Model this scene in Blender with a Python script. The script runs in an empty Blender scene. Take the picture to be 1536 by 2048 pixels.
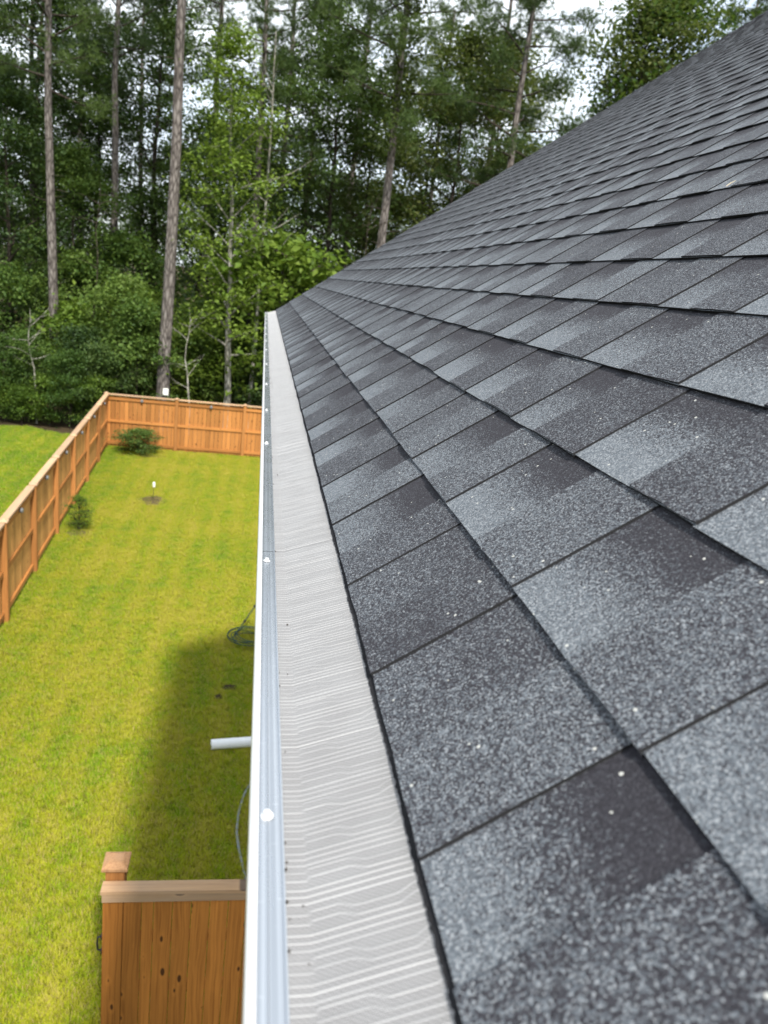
import bpy, math, random
import numpy as np
from mathutils import Vector, Matrix

random.seed(7)
rng = np.random.default_rng(7)
scn = bpy.context.scene
COL = scn.collection
R = math.radians

# ------------------------------------------------------------------ camera
CAM_H = 6.4
F_PX = 1511.0
yaw, pitch, roll = R(10.546), R(16.398), R(7.146)
def _rot(y, p, r):
    cy, sy, cp, sp, cr, sr = math.cos(y), math.sin(y), math.cos(p), math.sin(p), math.cos(r), math.sin(r)
    Y = np.array([[cy, 0, -sy], [0, 1, 0], [sy, 0, cy]])
    P = np.array([[1, 0, 0], [0, cp, -sp], [0, sp, cp]])
    Z = np.array([[cr, -sr, 0], [sr, cr, 0], [0, 0, 1]])
    return Z @ P @ Y
CM = _rot(yaw, pitch, roll)          # (right, down, forward) of the eave -> camera axes
def w(v):                            # (right, down, forward) -> blender x, y, z
    return Vector((v[0], v[2], -v[1]))
cam_data = bpy.data.cameras.new('camera')
cam = bpy.data.objects.new('camera', cam_data)
COL.objects.link(cam)
right, up, back = w(CM[0]), -w(CM[1]), -w(CM[2])
mat = Matrix((right, up, back)).transposed().to_4x4()
mat.translation = Vector((0, 0, CAM_H))
cam.matrix_world = mat
cam_data.sensor_fit = 'VERTICAL'
cam_data.sensor_height = 36.0
cam_data.sensor_width = 27.0
cam_data.lens = F_PX / 2048 * 36.0
cam_data.clip_start = 0.02
cam_data.clip_end = 2000
cam_data.dof.use_dof = True
cam_data.dof.focus_distance = 1.15
cam_data.dof.aperture_fstop = 8.2
scn.camera = cam
def ray(px, py):
    return w(CM.T @ np.array([(px - 768) / F_PX, (py - 1024) / F_PX, 1.0]))
def at(px, py, y):                   # point seen at a pixel of the photo, y metres forward
    d = ray(px, py); return Vector((0, 0, CAM_H)) + d * (y / d.y)
def on_ground(px, py, z=0.0):
    d = ray(px, py); return Vector((0, 0, CAM_H)) + d * ((z - CAM_H) / d.z)

# ------------------------------------------------------------------ light
SUN_DIR = Vector((1.155, -4.85, 6.08)).normalized()
world = bpy.data.worlds.new('World'); scn.world = world; world.use_nodes = True
nt = world.node_tree; nt.nodes.clear()
def N(tree, kind, **kw):
    n = tree.nodes.new(kind)
    for k, v in kw.items(): setattr(n, k, v)
    return n
wo = N(nt, 'ShaderNodeOutputWorld'); bg = N(nt, 'ShaderNodeBackground')
sky = N(nt, 'ShaderNodeTexSky', sky_type='NISHITA', sun_disc=False)
sky.sun_elevation = math.asin(SUN_DIR.z); sky.sun_rotation = math.atan2(SUN_DIR.x, SUN_DIR.y)
sky.air_density = 1.0; sky.dust_density = 2.0
tc = N(nt, 'ShaderNodeTexCoord'); mp = N(nt, 'ShaderNodeMapping'); mp.inputs['Scale'].default_value = (1, 1, 2.6)
cl = N(nt, 'ShaderNodeTexNoise'); cl.inputs['Scale'].default_value = 2.2; cl.inputs['Detail'].default_value = 7; cl.inputs['Roughness'].default_value = .55
cr = N(nt, 'ShaderNodeValToRGB'); cr.color_ramp.elements[0].position = .26; cr.color_ramp.elements[1].position = .56
mx = N(nt, 'ShaderNodeMix', data_type='RGBA')
nt.links.new(tc.outputs['Generated'], mp.inputs[0]); nt.links.new(mp.outputs[0], cl.inputs['Vector'])
nt.links.new(cl.outputs['Fac'], cr.inputs[0])
CLOUD = (4.7, 5.05, 5.35, 1)
nt.links.new(cr.outputs[0], mx.inputs[0]); nt.links.new(sky.outputs[0], mx.inputs[6]); mx.inputs[7].default_value = CLOUD
nt.links.new(mx.outputs[2], bg.inputs[0]); bg.inputs[1].default_value = 0.14
nt.links.new(bg.outputs[0], wo.inputs[0])
sun_l = bpy.data.lights.new('sun', 'SUN'); sun_l.energy = 3.0; sun_l.angle = R(4.0); sun_l.color = (1, .95, .86)
sun = bpy.data.objects.new('sun', sun_l); COL.objects.link(sun)
sun.rotation_euler = SUN_DIR.to_track_quat('Z', 'Y').to_euler()
scn.view_settings.view_transform = 'Standard'; scn.view_settings.look = 'None'
scn.view_settings.exposure = 1.1; scn.view_settings.gamma = 1; scn.view_settings.use_curve_mapping = False

# ------------------------------------------------------------------ helpers
def mesh_np(name, V, faces, mats=None, smooth=False):
    """faces: (n,k) int array, or list of such arrays"""
    if not isinstance(faces, list): faces = [faces]
    faces = [np.asarray(f, dtype=np.int32) for f in faces if len(f)]
    me = bpy.data.meshes.new(name)
    V = np.asarray(V, dtype=np.float32)
    me.vertices.add(len(V)); me.vertices.foreach_set('co', V.ravel())
    loops = np.concatenate([f.ravel() for f in faces]); tot = np.concatenate([np.full(len(f), f.shape[1], np.int32) for f in faces])
    st = np.concatenate([[0], np.cumsum(tot)[:-1]]).astype(np.int32)
    me.loops.add(len(loops)); me.loops.foreach_set('vertex_index', loops)
    me.polygons.add(len(tot)); me.polygons.foreach_set('loop_start', st); me.polygons.foreach_set('loop_total', tot)
    if smooth: me.polygons.foreach_set('use_smooth', np.ones(len(tot), bool))
    if mats is not None:
        for m in (mats if isinstance(mats, list) else [mats]): me.materials.append(m)
    me.update(calc_edges=True); me.validate()
    return me
class MB:
    """collects simple solids into one mesh"""
    def __init__(s): s.v = []; s.f = []; s.mi = []
    def add(s, vs, fs, mi=0):
        b = len(s.v); s.v += [tuple(v) for v in vs]; s.f += [tuple(i + b for i in f) for f in fs]; s.mi += [mi] * len(fs); return s
    def box(s, x0, x1, y0, y1, z0, z1, c=0.0, mi=0):
        """box with chamfered vertical/long edges when c > 0"""
        if c <= 0:
            v = [(x0,y0,z0),(x1,y0,z0),(x1,y1,z0),(x0,y1,z0),(x0,y0,z1),(x1,y0,z1),(x1,y1,z1),(x0,y1,z1)]
            return s.add(v, [(3,2,1,0),(4,5,6,7),(0,1,5,4),(1,2,6,5),(2,3,7,6),(3,0,4,7)], mi)
        v = []; 
        for z, k in ((z0, c), (z0 + c, 0), (z1 - c, 0), (z1, c)):
            v += [(x0+k+c*.0,y0+k,z),(x1-k,y0+k,z),(x1-k,y1-k,z),(x0+k,y1-k,z)]
        f = [(3,2,1,0),(12,13,14,15)]
        for r in range(3):
            for i in range(4): f.append((r*4+i, r*4+(i+1)%4, r*4+4+(i+1)%4, r*4+4+i))
        return s.add(v, f, mi)
    def tube(s, pts, rad, n=10, cap=True, mi=0):
        pts = [Vector(p) for p in pts]; rads = rad if isinstance(rad, (list, tuple)) else [rad] * len(pts)
        vs = []; fs = []; prev = None
        for i, p in enumerate(pts):
            t = (pts[min(i+1, len(pts)-1)] - pts[max(i-1, 0)]).normalized()
            if prev is None:
                a = Vector((1,0,0)) if abs(t.x) < .8 else Vector((0,1,0)); u = t.cross(a).normalized()
            else: u = (prev - t * prev.dot(t)).normalized()
            prev = u; q = t.cross(u)
            for k in range(n):
                an = 2 * math.pi * k / n; vs.append(p + (u * math.cos(an) + q * math.sin(an)) * rads[i])
        for i in range(len(pts) - 1):
            for k in range(n): fs.append((i*n+k, i*n+(k+1)%n, (i+1)*n+(k+1)%n, (i+1)*n+k))
        if cap: fs += [tuple(range(n-1, -1, -1)), tuple((len(pts)-1)*n + k for k in range(n))]
        return s.add(vs, fs, mi)
    def mesh(s, name, m, smooth=False):
        me = bpy.data.meshes.new(name); me.from_pydata(s.v, [], s.f)
        for x in (m if isinstance(m, list) else [m]): me.materials.append(x)
        me.polygons.foreach_set('material_index', s.mi)
        if smooth: me.polygons.foreach_set('use_smooth', [True] * len(s.f))
        me.update(); return me
def obj(name, me, parent=None, loc=None, rz=None, kind=None):
    o = bpy.data.objects.new(name, me); COL.objects.link(o)
    if parent is not None: o.parent = parent
    if loc is not None: o.location = loc
    if rz is not None: o.rotation_euler.z = rz
    if kind: o['kind'] = kind
    return o
def tag(o, label, cat, group=None):
    o['label'] = label; o['category'] = cat
    if group: o['group'] = group
    return o
def thing(name, label, cat, loc=(0,0,0), rz=0.0, group=None):
    o = bpy.data.objects.new(name, None); COL.objects.link(o); o.location = loc; o.rotation_euler.z = rz
    o.empty_display_size = .2
    return tag(o, label, cat, group)

# ------------------------------------------------------------------ materials
def mat_new(name, rough=.8, spec=.3):
    m = bpy.data.materials.new(name); m.use_nodes = True; t = m.node_tree
    b = t.nodes['Principled BSDF']; b.inputs['Roughness'].default_value = rough; b.inputs['Specular IOR Level'].default_value = spec
    return m, t, b
def ramp(t, stops, fac=None):
    n = N(t, 'ShaderNodeValToRGB'); e = n.color_ramp.elements
    while len(e) < len(stops): e.new(.5)
    for x, (p, c) in zip(e, stops): x.position = p; x.color = (c[0], c[1], c[2], 1)
    if fac is not None: t.links.new(fac, n.inputs[0])
    return n
def math_(t, op, a, b=None, clamp=False):
    n = N(t, 'ShaderNodeMath', operation=op, use_clamp=clamp)
    for i, v in enumerate((a, b)):
        if v is None: continue
        if isinstance(v, (int, float)): n.inputs[i].default_value = v
        else: t.links.new(v, n.inputs[i])
    return n.outputs[0]
def mixc(t, fac, a, b, blend='MIX'):
    n = N(t, 'ShaderNodeMix', data_type='RGBA', blend_type=blend)
    for i, v in ((0, fac), (6, a), (7, b)):
        if isinstance(v, (int, float)): n.inputs[i].default_value = v
        elif isinstance(v, tuple): n.inputs[i].default_value = (*v[:3], 1)
        else: t.links.new(v, n.inputs[i])
    return n.outputs[2]
def noise(t, vec, scale, detail=4, rough=.5):
    n = N(t, 'ShaderNodeTexNoise'); n.inputs['Scale'].default_value = scale; n.inputs['Detail'].default_value = detail; n.inputs['Roughness'].default_value = rough
    if vec is not None: t.links.new(vec, n.inputs['Vector'])
    return n.outputs['Fac']
def mapped(t, vec, scale, loc=None):
    n = N(t, 'ShaderNodeMapping'); n.inputs['Scale'].default_value = scale
    t.links.new(vec, n.inputs['Vector'])
    if loc is not None: t.links.new(loc, n.inputs['Location'])
    return n.outputs[0]
def bump(t, b, h, strength, dist):
    n = N(t, 'ShaderNodeBump'); n.inputs['Strength'].default_value = strength; n.inputs['Distance'].default_value = dist
    t.links.new(h, n.inputs['Height']); t.links.new(n.outputs[0], b.inputs['Normal'])

def make_shingle_mat():
    m, t, b = mat_new('asphalt_granules', .88, .25)
    geo = N(t, 'ShaderNodeNewGeometry'); pos = geo.outputs['Position']
    at_ = N(t, 'ShaderNodeAttribute', attribute_name='tone'); tone = at_.outputs['Fac']
    v = N(t, 'ShaderNodeTexVoronoi'); v.inputs['Scale'].default_value = 760; t.links.new(pos, v.inputs['Vector'])
    sep = N(t, 'ShaderNodeSeparateColor'); t.links.new(v.outputs['Color'], sep.inputs[0])
    mott = noise(t, pos, 210, 3, .65)
    big = noise(t, pos, 14, 3, .5)
    tn = math_(t, 'ADD', tone, math_(t, 'MULTIPLY', math_(t, 'SUBTRACT', mott, .5), .6))
    tn = math_(t, 'ADD', tn, math_(t, 'MULTIPLY', math_(t, 'SUBTRACT', big, .5), .3))
    f = math_(t, 'ADD', math_(t, 'MULTIPLY', math_(t, 'SUBTRACT', tn, sep.outputs[0]), 2.1), .45, True)
    dark = ramp(t, [(0, (.018, .017, .021)), (.6, (.026, .025, .031)), (1, (.042, .041, .049))], sep.outputs[1])
    light = ramp(t, [(0, (.076, .088, .102)), (.55, (.128, .144, .162)), (1, (.27, .288, .305))], sep.outputs[2])
    c = mixc(t, f, dark.outputs[0], light.outputs[0])
    v2 = N(t, 'ShaderNodeTexVoronoi'); v2.inputs['Scale'].default_value = 210; t.links.new(pos, v2.inputs['Vector'])
    s2 = N(t, 'ShaderNodeSeparateColor'); t.links.new(v2.outputs['Color'], s2.inputs[0])
    sp = math_(t, 'MULTIPLY', math_(t, 'GREATER_THAN', s2.outputs[0], .989), math_(t, 'LESS_THAN', v2.outputs['Distance'], .29))
    c = mixc(t, sp, c, (.45, .45, .42))
    c = mixc(t, math_(t, 'LESS_THAN', tone, -1.0), c, (.012, .012, .013))
    t.links.new(c, b.inputs['Base Color'])
    h = math_(t, 'ADD', math_(t, 'MULTIPLY', v.outputs['Distance'], -1.0), math_(t, 'MULTIPLY', sep.outputs[1], .7))
    bump(t, b, h, .5, .0011)
    return m
M_SH = make_shingle_mat()

def make_wood(name, base, dark, pale=0.0, gap=0):
    m, t, b = mat_new(name, .75, .2)
    tcn = N(t, 'ShaderNodeTexCoord'); oi = N(t, 'ShaderNodeObjectInfo')
    off = N(t, 'ShaderNodeCombineXYZ'); r37 = math_(t, 'MULTIPLY', oi.outputs['Random'], 37.0)
    t.links.new(r37, off.inputs[0]); t.links.new(r37, off.inputs[2]); t.links.new(math_(t, 'MULTIPLY', r37, .61), off.inputs[1])
    v = mapped(t, tcn.outputs['Object'], (1, 1, 1), off.outputs[0])
    warp = noise(t, mapped(t, v, (5, 5, 1.6)), 1.0, 3)
    g = N(t, 'ShaderNodeTexNoise'); g.inputs['Scale'].default_value = 1; g.inputs['Detail'].default_value = 4
    va = N(t, 'ShaderNodeVectorMath', operation='ADD'); sc = N(t, 'ShaderNodeCombineXYZ')
    t.links.new(math_(t, 'MULTIPLY', warp, .06), sc.inputs[0]); t.links.new(v, va.inputs[0]); t.links.new(sc.outputs[0], va.inputs[1])
    t.links.new(mapped(t, va.outputs[0], (75, 75, 1.4)), g.inputs['Vector'])
    grain = g.outputs['Fac']
    c = ramp(t, [(.25, dark), (.5, base), (.78, tuple(min(1, x * 1.25) for x in base))], grain).outputs[0]
    blot = noise(t, mapped(t, v, (7, 7, 1.6)), 1, 3)
    c = mixc(t, math_(t, 'MULTIPLY', math_(t, 'SUBTRACT', blot, .35), 1.2, True), c, tuple(x * .72 for x in base))
    # board to board variation
    br = math_(t, 'ADD', math_(t, 'MULTIPLY', oi.outputs['Random'], .5), .75)
    hsv = N(t, 'ShaderNodeHueSaturation'); t.links.new(br, hsv.inputs['Value']); t.links.new(c, hsv.inputs['Color']); c = hsv.outputs[0]
    kn = N(t, 'ShaderNodeTexVoronoi', voronoi_dimensions='2D'); kn.inputs['Scale'].default_value = 1
    vs_ = N(t, 'ShaderNodeSeparateXYZ'); t.links.new(v, vs_.inputs[0]); cv = N(t, 'ShaderNodeCombineXYZ')
    t.links.new(math_(t, 'MULTIPLY', math_(t, 'ADD', vs_.outputs[0], math_(t, 'MULTIPLY', warp, .03)), 6.5), cv.inputs[0]); t.links.new(math_(t, 'MULTIPLY', vs_.outputs[2], 2.6), cv.inputs[1]); t.links.new(cv.outputs[0], kn.inputs['Vector'])
    sepk = N(t, 'ShaderNodeSeparateColor'); t.links.new(kn.outputs['Color'], sepk.inputs[0])
    rad = math_(t, 'SUBTRACT', math_(t, 'MULTIPLY', sepk.outputs[0], .22), .085)
    inside = math_(t, 'MULTIPLY', math_(t, 'SUBTRACT', rad, kn.outputs['Distance']), 22, True)
    ringw = math_(t, 'MULTIPLY', math_(t, 'SUBTRACT', math_(t, 'ADD', rad, .13), kn.outputs['Distance']), 6, True)
    c = mixc(t, math_(t, 'MULTIPLY', ringw, .35), c, tuple(min(1, x * 1.4) for x in base))
    c = mixc(t, math_(t, 'MULTIPLY', inside, .92), c, (.045, .016, .007))
    if pale: c = mixc(t, math_(t, 'MULTIPLY', blot, pale), c, (.62, .52, .42))
    t.links.new(c, b.inputs['Base Color'])
    bump(t, b, grain, .25, .002)
    return m
M_WOOD = make_wood('stained_cedar', (.40, .172, .048), (.28, .105, .026))
M_WOOD_TAN_LIT = make_wood('tan_cedar_lit', (.52, .265, .085), (.38, .17, .05))  # left fence pickets: tan wood, colour lightened to stand in for sunlight
M_WOOD_POST = make_wood('stained_cedar_post', (.34, .15, .045), (.23, .09, .026))
M_WOOD_NEAR = make_wood('brown_cedar', (.43, .168, .034), (.21, .07, .013))
M_WOOD_CAP = make_wood('weathered_cedar_cap', (.42, .245, .12), (.29, .15, .07), .4)

def make_metal():
    m, t, b = mat_new('mill_aluminium', .34, .5)
    b.inputs['Metallic'].default_value = .85
    geo = N(t, 'ShaderNodeNewGeometry')
    n1 = noise(t, mapped(t, geo.outputs['Position'], (420, 1.2, 60)), 1, 2)
    n2 = noise(t, mapped(t, geo.outputs['Position'], (30, 9, 30)), 1, 5, .7)
    c = ramp(t, [(.3, (.38, .405, .44)), (.7, (.53, .555, .59))], n1).outputs[0]
    scr = noise(t, mapped(t, geo.outputs['Position'], (70, 260, 60)), 1, 2)
    c = mixc(t, math_(t, 'MULTIPLY', math_(t, 'SUBTRACT', scr, .68), 5, True), c, (.9, .92, .94))
    t.links.new(c, b.inputs['Base Color'])
    t.links.new(math_(t, 'ADD', math_(t, 'MULTIPLY', n2, .28), .14), b.inputs['Roughness'])
    bump(t, b, n1, .12, .0004)
    return m
M_ALU = make_metal()
def make_mesh_mat():
    m, t, b = mat_new('stainless_micromesh', .55, .5)
    tcn = N(t, 'ShaderNodeTexCoord'); s = N(t, 'ShaderNodeSeparateXYZ'); t.links.new(tcn.outputs['Object'], s.inputs[0])
    p = 2 * math.pi / .00125
    a = math_(t, 'SINE', math_(t, 'MULTIPLY', math_(t, 'ADD', s.outputs[0], math_(t, 'MULTIPLY', s.outputs[1], .35)), p))
    q = math_(t, 'SINE', math_(t, 'MULTIPLY', s.outputs[1], p))
    g = math_(t, 'MULTIPLY', a, q)
    hole = math_(t, 'MULTIPLY', math_(t, 'SUBTRACT', g, .25), 2.2, True)
    dirt = noise(t, tcn.outputs['Object'], 22, 4)
    c = ramp(t, [(.3, (.325, .317, .315)), (.7, (.375, .37, .37))], dirt).outputs[0]
    c = mixc(t, hole, c, (.085, .083, .083))
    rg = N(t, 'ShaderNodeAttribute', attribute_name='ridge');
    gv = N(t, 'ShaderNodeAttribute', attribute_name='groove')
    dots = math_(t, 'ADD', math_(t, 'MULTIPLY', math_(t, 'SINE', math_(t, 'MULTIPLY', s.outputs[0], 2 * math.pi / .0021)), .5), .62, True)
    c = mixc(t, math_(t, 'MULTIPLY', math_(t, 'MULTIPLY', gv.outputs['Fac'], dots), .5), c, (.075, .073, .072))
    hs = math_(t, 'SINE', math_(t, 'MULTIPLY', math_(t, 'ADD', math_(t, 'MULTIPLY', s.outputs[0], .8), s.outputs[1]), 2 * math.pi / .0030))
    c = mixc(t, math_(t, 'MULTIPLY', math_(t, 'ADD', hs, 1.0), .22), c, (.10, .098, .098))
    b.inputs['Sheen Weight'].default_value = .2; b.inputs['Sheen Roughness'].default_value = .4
    c = mixc(t, math_(t, 'MULTIPLY', rg.outputs['Fac'], .72), c, (.66, .655, .65))  # ridge crests whitened in the colour, standing in for light catching them
    sp = noise(t, tcn.outputs['Object'], 330, 1)
    c = mixc(t, math_(t, 'MULTIPLY', math_(t, 'SUBTRACT', sp, .8), 12, True), c, (.12, .1, .08))
    t.links.new(c, b.inputs['Base Color']); b.inputs['Metallic'].default_value = .25
    bump(t, b, math_(t, 'ADD', a, q), .35, .0003)
    return m
M_MESH = make_mesh_mat()
def plain(name, col, rough=.6, spec=.3, var=.12, scale=20, bmp=0):
    m, t, b = mat_new(name, rough, spec)
    tcn = N(t, 'ShaderNodeTexCoord')
    n = noise(t, tcn.outputs['Object'], scale, 5, .6)
    c = ramp(t, [(.3, tuple(x * (1 - var) for x in col)), (.7, tuple(min(1, x * (1 + var)) for x in col))], n).outputs[0]
    t.links.new(c, b.inputs['Base Color'])
    if bmp: bump(t, b, n, .6, bmp)
    return m
M_WHITE = plain('white_painted_aluminium', (.60, .61, .63), .3, .5, .05, 18)
M_VINYL = plain('white_vinyl', (.76, .77, .77), .45, .4, .04, 15)
M_FELT = plain('black_underlayment', (.02, .02, .022), .9, .1, .2, 200)
M_SIDING = plain('grey_siding', (.42, .43, .43), .7, .3, .06, 6)
M_BLACK = plain('black_metal', (.015, .015, .016), .45, .4, .2, 40)
M_GREYHOSE = plain('grey_rubber_hose', (.17, .19, .19), .5, .4, .2, 30)
M_COIL = plain('green_wire', (.018, .05, .035), .5, .4, .2, 30)
M_POLE = plain('olive_pole', (.09, .11, .03), .6, .3, .2, 30)
M_SOLAR = plain('grey_plastic_lamp', (.15, .155, .165), .35, .5, .15, 60)
M_CLOD = plain('dark_dirt', (.035, .026, .016), .95, .1, .4, 60, .01)
M_TAG = plain('white_plastic', (.78, .79, .72), .5, .3, .05, 30)

def make_ground(name, stops, scales=(.35, 3.5, 40), stripe=0, bmp=.03):
    m, t, b = mat_new(name, .95, .1)
    geo = N(t, 'ShaderNodeNewGeometry'); p = geo.outputs['Position']
    a = noise(t, p, scales[0], 4, .6); d = noise(t, p, scales[1], 5, .6); f = noise(t, p, scales[2], 4, .7)
    s = math_(t, 'ADD', math_(t, 'ADD', math_(t, 'MULTIPLY', a, .45), math_(t, 'MULTIPLY', d, .3)), math_(t, 'MULTIPLY', f, .25))
    c = ramp(t, stops, s).outputs[0]
    t.links.new(c, b.inputs['Base Color']); bump(t, b, f, .8, bmp)
    return m
M_LAWN = make_ground('lawn_soil', [(.36, (.10, .14, .012)), (.5, (.17, .185, .018)), (.62, (.22, .20, .035))])
M_FOREST = make_ground('leaf_litter', [(.36, (.03, .026, .014)), (.5, (.075, .055, .03)), (.64, (.13, .095, .055))], (.5, 4, 30), bmp=.06)
M_SOIL = make_ground('mulch', [(.36, (.05, .035, .02)), (.5, (.10, .075, .045)), (.64, (.15, .12, .08))], (2, 14, 60), bmp=.03)

def make_blade():
    m = bpy.data.materials.new('grass_blade'); m.use_nodes = True; t = m.node_tree; t.nodes.clear()
    out = N(t, 'ShaderNodeOutputMaterial'); geo = N(t, 'ShaderNodeNewGeometry'); oi = N(t, 'ShaderNodeObjectInfo'); p = geo.outputs['Position']
    big = noise(t, p, .5, 3, .55); mid = noise(t, p, 3.2, 4, .6)
    st = N(t, 'ShaderNodeTexWave', wave_type='BANDS', bands_direction='X'); st.inputs['Scale'].default_value = .55; st.inputs['Distortion'].default_value = 1.5; st.inputs['Detail'].default_value = 2
    t.links.new(p, st.inputs['Vector'])
    s = math_(t, 'ADD', math_(t, 'MULTIPLY', big, .42), math_(t, 'MULTIPLY', mid, .42))
    s = math_(t, 'ADD', s, math_(t, 'MULTIPLY', st.outputs['Fac'], .08))
    s = math_(t, 'ADD', s, math_(t, 'MULTIPLY', math_(t, 'SUBTRACT', oi.outputs['Random'], .5), .15))
    # greener beside the left fence, beyond it and far down the yard
    sx = N(t, 'ShaderNodeSeparateXYZ'); t.links.new(p, sx.inputs[0])
    g = N(t, 'ShaderNodeMapRange'); g.inputs['From Min'].default_value = -3.4; g.inputs['From Max'].default_value = -5.2; g.inputs['To Min'].default_value = 0; g.inputs['To Max'].default_value = .14
    t.links.new(sx.outputs[0], g.inputs['Value'])
    s = math_(t, 'SUBTRACT', s, g.outputs[0])
    c = ramp(t, [(.22, (.15, .31, .018)), (.36, (.265, .38, .02)), (.48, (.40, .42, .026)), (.64, (.50, .46, .07))], s).outputs[0]
    rt = math_(t, 'GREATER_THAN', geo.outputs['Random Per Island'], .9)
    c = mixc(t, rt, c, (.46, .38, .13))
    d = N(t, 'ShaderNodeBsdfDiffuse'); tr = N(t, 'ShaderNodeBsdfTranslucent'); mxs = N(t, 'ShaderNodeMixShader'); mxs.inputs[0].default_value = .35
    t.links.new(c, d.inputs[0]); t.links.new(c, tr.inputs[0]); t.links.new(d.outputs[0], mxs.inputs[1]); t.links.new(tr.outputs[0], mxs.inputs[2]); t.links.new(mxs.outputs[0], out.inputs[0])
    return m
M_BLADE = make_blade()
def make_leaf(name, c0, c1, c2, trans=.4):
    m = bpy.data.materials.new(name); m.use_nodes = True; t = m.node_tree; t.nodes.clear()
    out = N(t, 'ShaderNodeOutputMaterial'); geo = N(t, 'ShaderNodeNewGeometry'); oi = N(t, 'ShaderNodeObjectInfo')
    s = math_(t, 'ADD', math_(t, 'MULTIPLY', geo.outputs['Random Per Island'], .5), math_(t, 'MULTIPLY', noise(t, geo.outputs['Position'], .8, 3), .5))
    s = math_(t, 'ADD', s, math_(t, 'MULTIPLY', math_(t, 'SUBTRACT', oi.outputs['Random'], .5), .5))
    c = ramp(t, [(.22, c0), (.5, c1), (.8, c2)], s).outputs[0]
    d = N(t, 'ShaderNodeBsdfPrincipled'); d.inputs['Roughness'].default_value = .55; d.inputs['Specular IOR Level'].default_value = .25
    tr = N(t, 'ShaderNodeBsdfTranslucent'); mxs = N(t, 'ShaderNodeMixShader'); mxs.inputs[0].default_value = trans
    t.links.new(c, d.inputs[0]); t.links.new(mixc(t, .5, c, (.13, .2, .02)), tr.inputs[0])
    t.links.new(d.outputs[0], mxs.inputs[1]); t.links.new(tr.outputs[0], mxs.inputs[2]); t.links.new(mxs.outputs[0], out.inputs[0])
    return m
M_LEAF_D = make_leaf('dark_leaf', (.019, .042, .012), (.04, .078, .02), (.075, .12, .028), .3)
M_LEAF_M = make_leaf('mid_leaf', (.03, .066, .014), (.058, .11, .022), (.10, .16, .032))
M_LEAF_L = make_leaf('bright_leaf', (.07, .13, .016), (.12, .20, .025), (.19, .27, .04), .45)
M_LEAF_O = make_leaf('olive_leaf', (.045, .068, .018), (.085, .108, .03), (.14, .155, .045))
M_LEAF_S = make_leaf('shrub_leaf', (.04, .085, .017), (.08, .145, .028), (.15, .225, .045))
M_NEEDLE = make_leaf('pine_needle', (.028, .054, .014), (.052, .09, .02), (.09, .135, .028), .2)
def make_bark(name, c0, c1, sc):
    m, t, b = mat_new(name, .95, .1)
    tcn = N(t, 'ShaderNodeTexCoord')
    v = N(t, 'ShaderNodeTexVoronoi', feature='DISTANCE_TO_EDGE'); v.inputs['Scale'].default_value = 1
    wv = mapped(t, tcn.outputs['Object'], (sc, sc, sc * .28)); t.links.new(wv, v.inputs['Vector'])
    n = noise(t, mapped(t, tcn.outputs['Object'], (12, 12, 3)), 1, 5, .65)
    f = math_(t, 'ADD', math_(t, 'MULTIPLY', v.outputs['Distance'], 1.3), math_(t, 'MULTIPLY', n, .6), True)
    c = ramp(t, [(.25, tuple(x * .3 for x in c0)), (.48, c0), (.8, c1)], f).outputs[0]
    t.links.new(c, b.inputs['Base Color']); bump(t, b, f, .8, .03)
    return m
M_BARK_P = make_bark('pine_bark', (.135, .118, .108), (.22, .20, .185), 9)
M_BARK_D = make_bark('grey_brown_bark', (.055, .045, .035), (.10, .085, .07), 12)
M_BARK_W = make_bark('pale_grey_bark', (.25, .24, .20), (.42, .41, .36), 9)

# ------------------------------------------------------------------ ground
def sheet(name, pts, z, m, kind='structure'):
    me = bpy.data.meshes.new(name); me.from_pydata([(x, y, z) for x, y in pts], [], [tuple(range(len(pts)))]); me.materials.append(m)
    return obj(name, me, kind=kind)
sheet('ground', [(-900, -300), (900, -300), (900, 1500), (-900, 1500)], 0, M_FOREST)
CORNER = Vector((-5.05, 26.9, 0)); LDIR = (Vector((-4.12, 12.94, 0)) - CORNER).normalized(); BDIR = Vector((5.3, .18, 0)).normalized()
sheet('lawn', [(-4.3 + .9, 1.5), (6.5, 1.5), (6.5, 27.3), tuple((CORNER)[:2]), tuple((CORNER + LDIR * 22)[:2]), (-3.6, 1.5)], .008, M_LAWN)
# neighbouring lawn ends in an uneven dirt edge before the wood
nb = [tuple((CORNER + LDIR * 24)[:2])] + [tuple((CORNER + LDIR * .4)[:2])]
xx = -5.6
while xx > -32:
    nb.append((xx, 28.5 + .35 * math.sin(xx * 1.3) + random.uniform(-.25, .25))); xx -= 1.3
nb += [(-32, 2.5)]
sheet('neighbour_lawn', nb, .004, M_LAWN)

# grass blades (stuff): tufts scattered over the two lawns
def tuft_mesh(i):
    V = []; Fq = []
    n = 15
    for k in range(n):
        a = random.uniform(0, 6.283); r = .05 * math.sqrt(random.random()); x, y = r * math.cos(a), r * math.sin(a)
        hgt = random.uniform(.025, .058); ln = random.uniform(.01, .045); d = random.uniform(0, 6.283); wd = random.uniform(.0022, .004)
        dx, dy = math.cos(d), math.sin(d); b = len(V)
        V += [(x - dy*wd, y + dx*wd, 0), (x + dy*wd, y - dx*wd, 0), (x + dx*ln*.4 + dy*wd*.8, y + dy*ln*.4 - dx*wd*.8, hgt*.65), (x + dx*ln*.4 - dy*wd*.8, y + dy*ln*.4 + dx*wd*.8, hgt*.65), (x + dx*ln, y + dy*ln, hgt)]
        Fq.append((b, b+1, b+2, b+3)); Fq.append((b+3, b+2, b+4))
    me = bpy.data.meshes.new('tuft'); me.from_pydata(V, [], Fq); me.materials.append(M_BLADE); me.update(); return me
tuft_col = bpy.data.collections.new('grass_tufts')
for i in range(5):
    tuft_col.objects.link(bpy.data.objects.new('grass_tuft', tuft_mesh(i)))
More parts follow.
